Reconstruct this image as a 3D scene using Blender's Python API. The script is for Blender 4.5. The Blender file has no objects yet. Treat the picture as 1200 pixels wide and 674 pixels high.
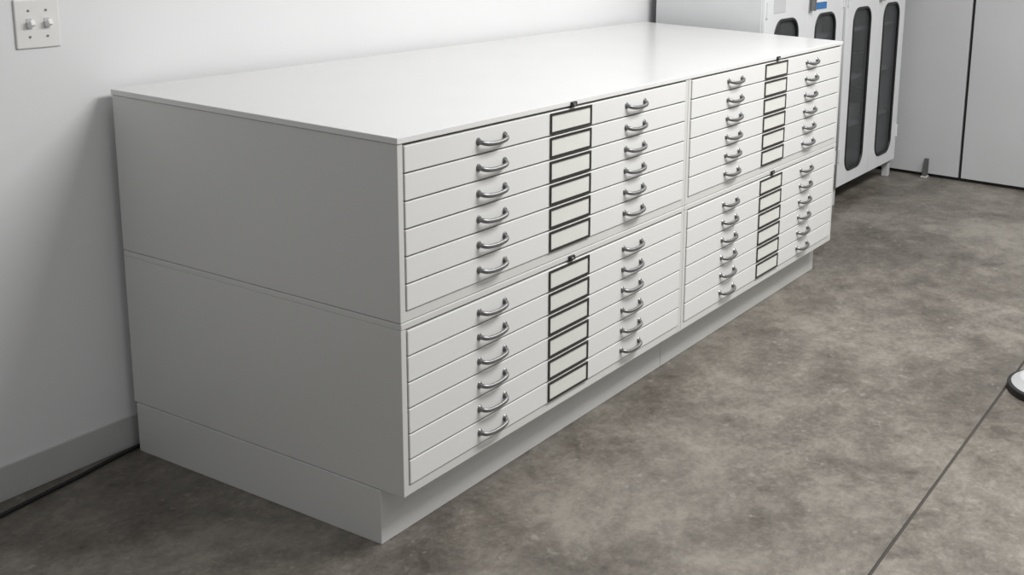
import bpy, bmesh, math
import numpy as np
from mathutils import Matrix, Vector

scene = bpy.context.scene
try:
    scene.view_settings.view_transform = 'Standard'
except Exception:
    pass
COL = scene.collection

# ---------------------------------------------------------------- materials
def new_mat(name):
    m = bpy.data.materials.new(name); m.use_nodes = True
    nt = m.node_tree
    return m, nt, nt.nodes['Principled BSDF']

def simple(name, col, rough=0.5, metal=0.0, spec=0.5, noise=0.03, nscale=8.0, bump=0.0, bscale=300):
    m, nt, b = new_mat(name)
    b.inputs['Roughness'].default_value = rough
    b.inputs['Metallic'].default_value = metal
    b.inputs['Specular IOR Level'].default_value = spec
    tc = nt.nodes.new('ShaderNodeTexCoord')
    n = nt.nodes.new('ShaderNodeTexNoise'); n.inputs['Scale'].default_value = nscale
    n.inputs['Detail'].default_value = 4
    nt.links.new(tc.outputs['Object'], n.inputs['Vector'])
    r = nt.nodes.new('ShaderNodeValToRGB')
    r.color_ramp.elements[0].position = .3; r.color_ramp.elements[1].position = .7
    r.color_ramp.elements[0].color = tuple(c*(1-noise) for c in col)+(1,)
    r.color_ramp.elements[1].color = tuple(min(1, c*(1+noise)) for c in col)+(1,)
    nt.links.new(n.outputs['Fac'], r.inputs['Fac'])
    nt.links.new(r.outputs['Color'], b.inputs['Base Color'])
    if bump:
        n2 = nt.nodes.new('ShaderNodeTexNoise'); n2.inputs['Scale'].default_value = bscale
        nt.links.new(tc.outputs['Object'], n2.inputs['Vector'])
        bp = nt.nodes.new('ShaderNodeBump'); bp.inputs['Strength'].default_value = bump
        bp.inputs['Distance'].default_value = .001
        nt.links.new(n2.outputs['Fac'], bp.inputs['Height'])
        nt.links.new(bp.outputs['Normal'], b.inputs['Normal'])
    return m

M_enamel_shaded = simple('white_enamel_shaded', (.63, .63, .61), rough=.30, noise=.012, nscale=3)  # cabinet white, darkened so the side's shade is part of the colour
M_top_lit = simple('worktop_enamel_lit', (.72, .72, .71), rough=.24, noise=.012, nscale=3)  # same cabinet white, lightened to paint in the bright light on top
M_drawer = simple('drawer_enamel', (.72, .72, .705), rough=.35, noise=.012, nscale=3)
M_gap = simple('shadow_gap_steel', (.08, .08, .08), rough=.8)
M_handle = simple('handle_steel', (.25, .25, .25), rough=.38, metal=.85)
M_bronze = simple('label_frame_bronze', (.04, .038, .033), rough=.45, metal=.3)
M_paper = simple('label_card', (.68, .68, .64), rough=.7, noise=.03, nscale=20)
M_black = simple('black_plastic', (.012, .012, .012), rough=.45)
M_chrome = simple('lock_steel', (.5, .5, .5), rough=.25, metal=1)
M_wall = simple('wall_paint', (.78, .78, .785), rough=.75, noise=.02, nscale=1.2, bump=.15, bscale=120)
M_far = simple('grey_panel', (.53, .54, .545), rough=.55, noise=.03, nscale=2)
M_base = simple('baseboard_vinyl', (.50, .50, .495), rough=.5, noise=.03)
M_locker = simple('locker_enamel', (.68, .69, .70), rough=.4, noise=.015)
M_inside = simple('cabinet_interior', (.40, .41, .42), rough=.6)
M_plate = simple('switch_plate_plastic', (.80, .79, .77), rough=.35, noise=.01)
M_toggle = simple('toggle_plastic', (.86, .85, .82), rough=.3, noise=.01)
M_blue = simple('blue_sticker', (.03, .16, .42), rough=.5)

def glass_mat():
    m, nt, b = new_mat('smoked_glass')
    b.inputs['Base Color'].default_value = (.085, .088, .09, 1)
    b.inputs['Roughness'].default_value = .2
    tr = nt.nodes.new('ShaderNodeBsdfTransparent'); tr.inputs['Color'].default_value = (.85, .87, .88, 1)
    mx = nt.nodes.new('ShaderNodeMixShader'); mx.inputs['Fac'].default_value = .4
    out = nt.nodes['Material Output']
    nt.links.new(b.outputs[0], mx.inputs[2]); nt.links.new(tr.outputs[0], mx.inputs[1])
    nt.links.new(mx.outputs[0], out.inputs['Surface'])
    return m
M_glass = glass_mat()

def concrete(name, gain):
    m, nt, b = new_mat(name)
    tc = nt.nodes.new('ShaderNodeTexCoord')
    def noise(scale, detail, rough=.6, dist=0.0):
        n = nt.nodes.new('ShaderNodeTexNoise')
        n.inputs['Scale'].default_value = scale; n.inputs['Detail'].default_value = detail
        n.inputs['Roughness'].default_value = rough; n.inputs['Distortion'].default_value = dist
        nt.links.new(tc.outputs['Object'], n.inputs['Vector']); return n
    n0 = noise(.8, 3, .5, .3)
    n1 = noise(2.4, 10, .72, .3); n2 = noise(9.0, 10, .78, .2); n3 = noise(55, 6, .85)
    def mth(op, a, bb):
        x = nt.nodes.new('ShaderNodeMath'); x.operation = op
        for i, v in enumerate((a, bb)):
            if isinstance(v, (int, float)): x.inputs[i].default_value = v
            else: nt.links.new(v, x.inputs[i])
        return x.outputs[0]
    s = mth('ADD', mth('MULTIPLY', n1.outputs['Fac'], .32), mth('MULTIPLY', n2.outputs['Fac'], .30))
    s = mth('ADD', s, mth('MULTIPLY', n3.outputs['Fac'], .18))
    s = mth('ADD', s, mth('MULTIPLY', n0.outputs['Fac'], .20))
    r = nt.nodes.new('ShaderNodeValToRGB'); cr = r.color_ramp
    g = lambda c: tuple(v*gain for v in c)+(1,)
    cr.elements[0].position = .42; cr.elements[0].color = g((.072, .061, .049))
    cr.elements[1].position = .585; cr.elements[1].color = g((.270, .247, .213))
    e = cr.elements.new(.5); e.color = g((.152, .136, .115))
    nt.links.new(s, r.inputs['Fac'])
    n4 = noise(26, 4, .65); sc = nt.nodes.new('ShaderNodeMapRange')
    sc.inputs['From Min'].default_value = .62; sc.inputs['From Max'].default_value = .72; sc.inputs['To Max'].default_value = .4
    nt.links.new(n4.outputs['Fac'], sc.inputs['Value'])
    mx = nt.nodes.new('ShaderNodeMixRGB'); mx.inputs['Color2'].default_value = (.36, .34, .305, 1)
    nt.links.new(sc.outputs[0], mx.inputs['Fac']); nt.links.new(r.outputs['Color'], mx.inputs['Color1'])
    nt.links.new(mx.outputs['Color'], b.inputs['Base Color'])
    rr = nt.nodes.new('ShaderNodeMapRange')
    rr.inputs['To Min'].default_value = .28; rr.inputs['To Max'].default_value = .58
    nt.links.new(n2.outputs['Fac'], rr.inputs['Value']); nt.links.new(rr.outputs[0], b.inputs['Roughness'])
    bp = nt.nodes.new('ShaderNodeBump'); bp.inputs['Strength'].default_value = .2; bp.inputs['Distance'].default_value = .004
    nt.links.new(n3.outputs['Fac'], bp.inputs['Height']); nt.links.new(bp.outputs['Normal'], b.inputs['Normal'])
    return m
M_floor = concrete('stained_concrete', .93)
M_floor2 = concrete('stained_concrete_pale_pour', 1.15)
M_joint = simple('joint_filler', (.05, .043, .036), rough=.8)

# ---------------------------------------------------------------- helpers
def empty(name, loc=(0, 0, 0)):
    e = bpy.data.objects.new(name, None); e.location = loc; e.empty_display_size = .1
    COL.objects.link(e); return e

def link(name, me, mat=None, parent=None, loc=(0, 0, 0)):
    o = bpy.data.objects.new(name, me); COL.objects.link(o)
    if mat and not me.materials: me.materials.append(mat)
    o.location = loc
    if parent:
        o.parent = parent
        o.location = Vector(loc) - parent.location
    return o

def box(name, x0, x1, y0, y1, z0, z1, mat, parent=None, bevel=0.0, seg=2):
    bm = bmesh.new(); bmesh.ops.create_cube(bm, size=1)
    c = Vector(((x0+x1)/2, (y0+y1)/2, (z0+z1)/2)); d = (x1-x0, y1-y0, z1-z0)
    for v in bm.verts: v.co = Vector((v.co.x*d[0], v.co.y*d[1], v.co.z*d[2]))
    if bevel:
        bmesh.ops.bevel(bm, geom=bm.edges[:], offset=bevel, segments=seg, affect='EDGES', profile=.5)
    me = bpy.data.meshes.new(name); bm.to_mesh(me); bm.free()
    return link(name, me, mat, parent, c)

def cyl(name, loc, r1, r2, h, mat, parent=None, seg=48, bevel=0.0):
    bm = bmesh.new()
    bmesh.ops.create_cone(bm, cap_ends=True, segments=seg, radius1=r1, radius2=r2, depth=h)
    if bevel:
        es = [e for e in bm.edges if abs(e.verts[0].co.z-e.verts[1].co.z) < 1e-6]
        bmesh.ops.bevel(bm, geom=es, offset=bevel, segments=3, affect='EDGES', profile=.5)
    me = bpy.data.meshes.new(name); bm.to_mesh(me); bm.free()
    return link(name, me, mat, parent, loc)

def curve_mesh(name, splines, mode='3D', bevel=0.0, extrude=0.0, cyclic=False, res=3, kind='POLY'):
    cu = bpy.data.curves.new(name, 'CURVE'); cu.dimensions = mode
    if mode == '2D': cu.fill_mode = 'BOTH'
    cu.bevel_depth = bevel; cu.bevel_resolution = res; cu.extrude = extrude; cu.use_fill_caps = True
    for pts in splines:
        sp = cu.splines.new(kind); sp.points.add(len(pts)-1)
        for p, q in zip(sp.points, pts): p.co = (*q, 1)
        sp.use_cyclic_u = cyclic
        if kind == 'NURBS': sp.order_u = 4; sp.use_endpoint_u = True; sp.resolution_u = 8
    ob = bpy.data.objects.new(name, cu); COL.objects.link(ob)
    bpy.context.view_layer.update()
    me = bpy.data.meshes.new_from_object(ob.evaluated_get(bpy.context.evaluated_depsgraph_get()))
    bpy.data.objects.remove(ob)
    me.name = name
    return me

def smooth(me):
    for p in me.polygons: p.use_smooth = True

def rrect(cx, cz, w, h, r, n=8):
    pts = []
    for (sx, sz, a0) in ((1, 1, 0), (-1, 1, 90), (-1, -1, 180), (1, -1, 270)):
        for i in range(n+1):
            a = math.radians(a0 + 90*i/n)
            pts.append((cx+sx*(w/2-r)+r*math.cos(a), cz+sz*(h/2-r)+r*math.sin(a), 0))
    return pts

def frame_mesh(name, w, h, t, d):
    bm = bmesh.new()
    for (x0, x1, z0, z1) in ((-w/2, w/2, h/2-t, h/2), (-w/2, w/2, -h/2, -h/2+t),
                             (-w/2, -w/2+t, -h/2+t, h/2-t), (w/2-t, w/2, -h/2+t, h/2-t)):
        r = bmesh.ops.create_cube(bm, size=1)
        for v in r['verts']:
            v.co = Vector(((x0+x1)/2+v.co.x*(x1-x0), -d/2+v.co.y*d, (z0+z1)/2+v.co.z*(z1-z0)))
    me = bpy.data.meshes.new(name); bm.to_mesh(me); bm.free(); return me

# ---------------------------------------------------------------- room
WY = 1.085      # back wall surface
FX = 4.95       # far wall surface
JY = -1.055     # floor control joint
box('floor', -4.5, FX+.15, JY+.005, WY+.15, -.1, 0, M_floor)
box('floor.001', -4.5, FX+.15, -5.5, JY-.005, -.1, 0, M_floor2)
box('trim_1', -4.5, FX+.15, JY-.005, JY+.005, -.1, -.003, M_joint)
box('wall_back', -4.5, FX+.15, WY, WY+.12, 0, 3.1, M_wall)
fw = empty('wall_far', (FX, 0, 0))
box('backing', FX+.02, FX+.12, -5.5, WY, 0, 3.1, M_black, fw)
box('panel_1', FX, FX+.03, .036, WY, .022, 3.1, M_far, fw, .002)
box('panel_2', FX, FX+.03, -1.25, .016, .022, 3.1, M_far, fw, .002)
box('panel_3', FX, FX+.03, -5.5, -1.27, .022, 3.1, M_far, fw, .002)
box('baseboard_back', -4.5, 2.7, WY-.007, WY, 0, .098, M_base, None, .002)
ds = empty('door_stop', (FX-.03, .245, 0))
box('foot', FX-.055, FX-.002, .225, .265, 0, .012, M_base, ds, .003)
bm = bmesh.new()
vs = [bm.verts.new(p) for p in ((FX-.05, .232, .012), (FX-.002, .232, .012), (FX-.002, .232, .12), (FX-.016, .232, .12),
                                (FX-.05, .258, .012), (FX-.002, .258, .012), (FX-.002, .258, .12), (FX-.016, .258, .12))]
for f in ((0, 1, 2, 3), (7, 6, 5, 4), (0, 4, 5, 1), (1, 5, 6, 2), (2, 6, 7, 3), (3, 7, 4, 0)): bm.faces.new([vs[i] for i in f])
bmesh.ops.recalc_face_normals(bm, faces=bm.faces)
me = bpy.data.meshes.new('bracket'); bm.to_mesh(me); bm.free()
o = link('bracket', me, M_gap, ds); o.location = -ds.location

# ---------------------------------------------------------------- flat file cabinet
FF = empty('flat_file_cabinet', (1.3775, .525, 0))
UW, D, B, UH = 1.3775, 1.05, .1545, .4645
INS = .080
for k in range(2):
    x0 = k*UW
    box('plinth_%d' % (k+1), x0+(.001 if k else 0.0), x0+UW-.001, INS, D-.01, 0, B-.002, M_enamel_shaded, FF, .0015)
# low bow pull with flared, flattened ends
hw = .053
prof = [(-hw, 0, .001), (-hw+.001, -.009, 0), (-hw+.007, -.016, -.002), (-hw+.020, -.0195, -.005), (0, -.021, -.0065),
        (hw-.020, -.0195, -.005), (hw-.007, -.016, -.002), (hw-.001, -.009, 0), (hw, 0, .001)]
me_h = curve_mesh('handle', [prof], bevel=.0053, kind='NURBS'); smooth(me_h)
bm = bmesh.new(); bm.from_mesh(me_h)
for sx in (-1, 1):
    r = bmesh.ops.create_cone(bm, cap_ends=True, segments=16, radius1=.0095, radius2=.0072, depth=.004,
                              matrix=Matrix.Translation((sx*hw, -.002, .001)) @ Matrix.Rotation(math.radians(90), 4, 'X'))
for v in bm.verts: v.co.z *= 1.2
bm.to_mesh(me_h); bm.free(); me_h.materials.append(M_handle)
me_f = frame_mesh('label_frame', .202, .060, .0064, .004); me_f.materials.append(M_bronze)
PITCH = .0693
def drawer_mesh():
    w, h = UW-.044, PITCH-.0042
    bm = bmesh.new(); bmesh.ops.create_cube(bm, size=1)
    for v in bm.verts: v.co = Vector((v.co.x*w, v.co.y*.02, v.co.z*h))
    bmesh.ops.bevel(bm, geom=bm.edges[:], offset=.0018, segments=2, affect='EDGES', profile=.5)
    me = bpy.data.meshes.new('drawer_front'); bm.to_mesh(me); bm.free(); me.materials.append(M_drawer); return me
me_d = drawer_mesh()
for col in range(2):
    for row in range(2):
        x0 = col*UW + .0008; x1 = (col+1)*UW - .0008
        z0 = B + row*UH; z1 = z0 + UH - .0015
        t = 'unit_%d' % (col*2+row+1)
        cap = .017
        box(t+'_side_l', x0, x0+.018, 0, D, z0, z1-cap, M_enamel_shaded, FF, .0015)
        box(t+'_side_r', x1-.018, x1, 0, D, z0, z1-cap, M_enamel_shaded, FF, .0015)
        box(t+'_rail_bottom', x0+.017, x1-.017, .001, .03, z0, z0+.0265, M_enamel_shaded, FF, .0015)
        box(t+'_back', x0+.01, x1-.01, D-.012, D-.002, z0, z1-cap, M_enamel_shaded, FF)
        box(t+'_inner', x0+.015, x1-.015, .014, D-.01, z0+.002, z1-cap, M_gap, FF)
        if row == 0:
            box(t+'_cap', x0, x1, -.001, D, z1-cap, z1, M_enamel_shaded, FF, .002)
        zb = z0 + .0265
        for d in range(6):
            zc = zb + PITCH*(d+.5)
            xc = (x0+x1)/2
            n = '%s_drawer_%d' % (t, d+1)
            link(n, me_d, None, FF, (xc, .0075, zc))
            for s, hx in (('l', -.349), ('r', .350)):
                link(n+'_handle_'+s, me_h, None, FF, (xc+hx, -.0025, zc-.001))
            link(n+'_label_frame', me_f, None, FF, (xc+.004, -.0022, zc))
            box(n+'_label_card', xc+.004-.096, xc+.004+.096, -.0038, -.0022, zc-.025, zc+.025, M_paper, FF)
        lx = (x0+x1)/2 + .012; lz = z1-.010
        box(t+'_lock_body', lx-.013, lx+.013, -.010, -.001, lz-.009, lz+.006, M_black, FF, .002)
        r = bmesh.new()
        bmesh.ops.create_cone(r, cap_ends=True, segments=20, radius1=.005, radius2=.0045, depth=.005,
                              matrix=Matrix.Rotation(math.radians(90), 4, 'X'))
        ml = bpy.data.meshes.new('lock_cyl'); r.to_mesh(ml); r.free()
        link(t+'_lock_cylinder', ml, M_chrome, FF, (lx-.003, -.0115, lz-.001))
box('worktop', -.002, 2*UW+.002, -.003, D+.001, B+2*UH-.0175, B+2*UH-.0015, M_top_lit, FF, .002)

# ---------------------------------------------------------------- window cabinets
CY = .43
def storage_cabinet(xa, xb, sticker=False):
    E = empty('glass_door_storage_cabinet', ((xa+xb)/2, (CY+1.03)/2, 0))
    zt, zb = 1.75, .115; yb = 1.03
    box('side_l', xa, xa+.02, CY+.02, yb, zb, zt, M_locker, E, .003)
    box('side_r', xb-.02, xb, CY+.02, yb, zb, zt, M_locker, E, .003)
    box('top', xa+.01, xb-.01, CY+.02, yb, zt-.02, zt, M_locker, E, .003)
    box('bottom', xa+.01, xb-.01, CY+.02, yb, zb, zb+.02, M_locker, E, .003)
    box('back', xa+.01, xb-.01, yb-.02, yb-.001, zb, zt, M_inside, E)
    for i, z in enumerate((.42, .70, .98, 1.3)):
        box('shelf_%d' % i, xa+.02, xb-.02, CY+.05, yb-.02, z, z+.018, M_locker, E)
        if i < 3:
            for j in range(5):
                w = .10+.03*((i*3+j) % 3); h = .08+.035*((i+j*2) % 4)
                cx = xa+.12+j*(xb-xa-.24)/4
                box('stored_box_%d_%d' % (i, j), cx-w/2, cx+w/2, CY+.10, CY+.35, z+.0182, z+.018+h,
                    (M_base, M_locker, M_plate, M_gap)[(i+j) % 4], E, .004)
    for i, (lx, ly) in enumerate(((xa+.03, CY+.04), (xb-.03, CY+.04), (xa+.03, yb-.04), (xb-.03, yb-.04))):
        box('leg_%d' % i, lx-.022, lx+.022, ly-.018, ly+.022, 0, zb+.002, M_far, E, .003)
    xm = (xa+xb)/2
    for k, (a, b) in enumerate(((xa+.004, xm-.002), (xm+.002, xb-.004))):
        cx = (a+b)/2
        outer = [(a, zb, 0), (b, zb, 0), (b, zt, 0), (a, zt, 0)]
        zlo, zhi = .185, 1.125
        ww = .275
        inner = rrect(cx, (zlo+zhi)/2, ww, zhi-zlo, .08)
        me = curve_mesh('door', [outer, inner], mode='2D', extrude=.009, bevel=.0015, res=1, cyclic=True)
        o = link('door_leaf_%d' % (k+1), me, M_locker, E)
        o.rotation_euler = (math.radians(90), 0, 0)
        o.location = Vector((0, CY+.0105, 0)) - E.location
        me = curve_mesh('gasket', [rrect(cx, (zlo+zhi)/2, ww-.008, zhi-zlo-.008, .077)], bevel=.0085, cyclic=True, res=2)
        smooth(me)
        o = link('gasket_%d' % (k+1), me, M_black, E)
        o.rotation_euler = (math.radians(90), 0, 0); o.location = Vector((0, CY+.002, 0)) - E.location
        me = curve_mesh('pane', [rrect(cx, (zlo+zhi)/2, ww-.01, zhi-zlo-.01, .076)], mode='2D', extrude=.002, cyclic=True)
        o = link('pane_%d' % (k+1), me, M_glass, E)
        o.rotation_euler = (math.radians(90), 0, 0); o.location = Vector((0, CY+.011, 0)) - E.location
        hx = a+.008 if k == 0 else b-.008
        for i, z in enumerate((.3, 1.18, 1.6)):
            box('hinge_%d_%d' % (k, i), hx-.006, hx+.006, CY-.010, CY+.004, z-.04, z+.04, M_locker, E, .003)
    box('latch_plate', xm+.01, xm+.045, CY-.008, CY+.001, 1.14, 1.27, M_chrome, E, .003)
    box('latch_lever', xm+.018, xm+.034, CY-.035, CY-.006, 1.15, 1.22, M_handle, E, .004)
    if sticker:
        box('sticker', xm+.08, xm+.24, CY-.0025, CY+.0005, 1.150, 1.185, M_blue, E)
        box('sticker_white', xm+.08, xm+.24, CY-.0025, CY+.0005, 1.186, 1.25, M_plate, E)
        box('door_tag', xa+.09, xa+.22, CY-.0025, CY+.0005, 1.16, 1.25, M_far, E)
    return E
storage_cabinet(2.838, 3.818, True)
storage_cabinet(3.862, 4.838)

# ---------------------------------------------------------------- switch plate
S = empty('light_switch', (-.168, WY, 1.272))
box('plate', -.226, -.110, WY-.006, WY, 1.208, 1.336, M_plate, S, .0035, 3)
for i, sx in enumerate((-.191, -.145)):
    box('slot_%d' % i, sx-.007, sx+.007, WY-.0068, WY-.004, 1.257, 1.286, M_far, S)
    o = box('toggle_%d' % i, sx-.006, sx+.006, WY-.026, WY-.004, 1.265, 1.280, M_toggle, S, .002)
    o.rotation_euler = (math.radians(-28), 0, 0)
    for z in (1.238, 1.306):
        b2 = bmesh.new(); bmesh.ops.create_cone(b2, cap_ends=True, segments=14, radius1=.0035, radius2=.003, depth=.002,
             matrix=Matrix.Rotation(math.radians(90), 4, 'X'))
        ms = bpy.data.meshes.new('screw'); b2.to_mesh(ms); b2.free()
        link('screw_%d_%d' % (i, int(z*1000)), ms, M_handle, S, (sx, WY-.0065, z))

# ---------------------------------------------------------------- power cord
pts = [(-1.6, .92, .006), (-1.0, .98, .006), (-.6, .99, .006), (-.45, 1.0, .006), (-.30, 1.02, .006), (-.18, 1.03, .006), (-.06, 1.055, .006), (.1, 1.066, .006), (.6, 1.066, .006)]
me = curve_mesh('power_cord', [pts], bevel=.0058, kind='NURBS'); smooth(me)
link('power_cord', me, M_black)

# ---------------------------------------------------------------- stand with round foot (pokes in at right)
px, py = 1.95, -1.20
T = empty('floor_stand', (px, py, 0))
cyl('rubber_ring', (px, py, .013), .150, .150, .026, M_black, T, bevel=.004)
cyl('base_plate', (px, py, .038), .138, .105, .024, M_far, T, bevel=.004)
cyl('column', (px, py, .50), .018, .018, .92, M_chrome, T, seg=24)
cyl('top_plate', (px, py, .965), .11, .11, .014, M_plate, T, bevel=.004)

# ---------------------------------------------------------------- lights
def area(name, loc, target, sx, sy, power, col=(1, 1, 1)):
    l = bpy.data.lights.new(name, 'AREA'); l.shape = 'RECTANGLE'; l.size = sx; l.size_y = sy
    l.energy = power; l.color = col
    o = bpy.data.objects.new(name, l); COL.objects.link(o); o.location = loc
    o.rotation_euler = (Vector(target)-Vector(loc)).to_track_quat('-Z', 'Y').to_euler()
    return o
area('ceiling_light', (1.7, -1.6, 3.0), (1.7, -1.5, 0), 1.9, .9, 126, (1, .992, .98))
area('ceiling_light.001', (-.3, -2.6, 3.0), (-.3, -2.6, 0), 1.2, .6, 12, (1, .992, .98))
area('ceiling_light.002', (4.2, -2.0, 3.0), (4.2, -2.0, 0), 1.2, .6, 45, (1, .992, .98))

w = bpy.data.worlds.new('world'); scene.world = w; w.use_nodes = True
w.node_tree.nodes['Background'].inputs['Color'].default_value = (.98, .99, 1, 1)
w.node_tree.nodes['Background'].inputs['Strength'].default_value = .36

# ---------------------------------------------------------------- camera
C = Vector((-1.937, -1.883, 1.643)); y, p, r = .4746, -.2108, .04327
f = 1320.0; cx, cy = 858.8, 175.0
fwv = Vector((math.cos(p)*math.cos(y), math.cos(p)*math.sin(y), math.sin(p)))
rt = fwv.cross(Vector((0, 0, 1))).normalized(); up = rt.cross(fwv)
r2 = math.cos(r)*rt + math.sin(r)*up; u2 = -math.sin(r)*rt + math.cos(r)*up
cam = bpy.data.cameras.new('camera'); co = bpy.data.objects.new('camera', cam); COL.objects.link(co)
m = Matrix.Identity(4)
for i in range(3):
    m[i][0] = r2[i]; m[i][1] = u2[i]; m[i][2] = -fwv[i]; m[i][3] = C[i]
co.matrix_world = m
cam.sensor_width = 36; cam.lens = f/1200*36
cam.shift_x = -(cx-600)/1200; cam.shift_y = (cy-337)/1200
cam.clip_start = .05
scene.camera = co
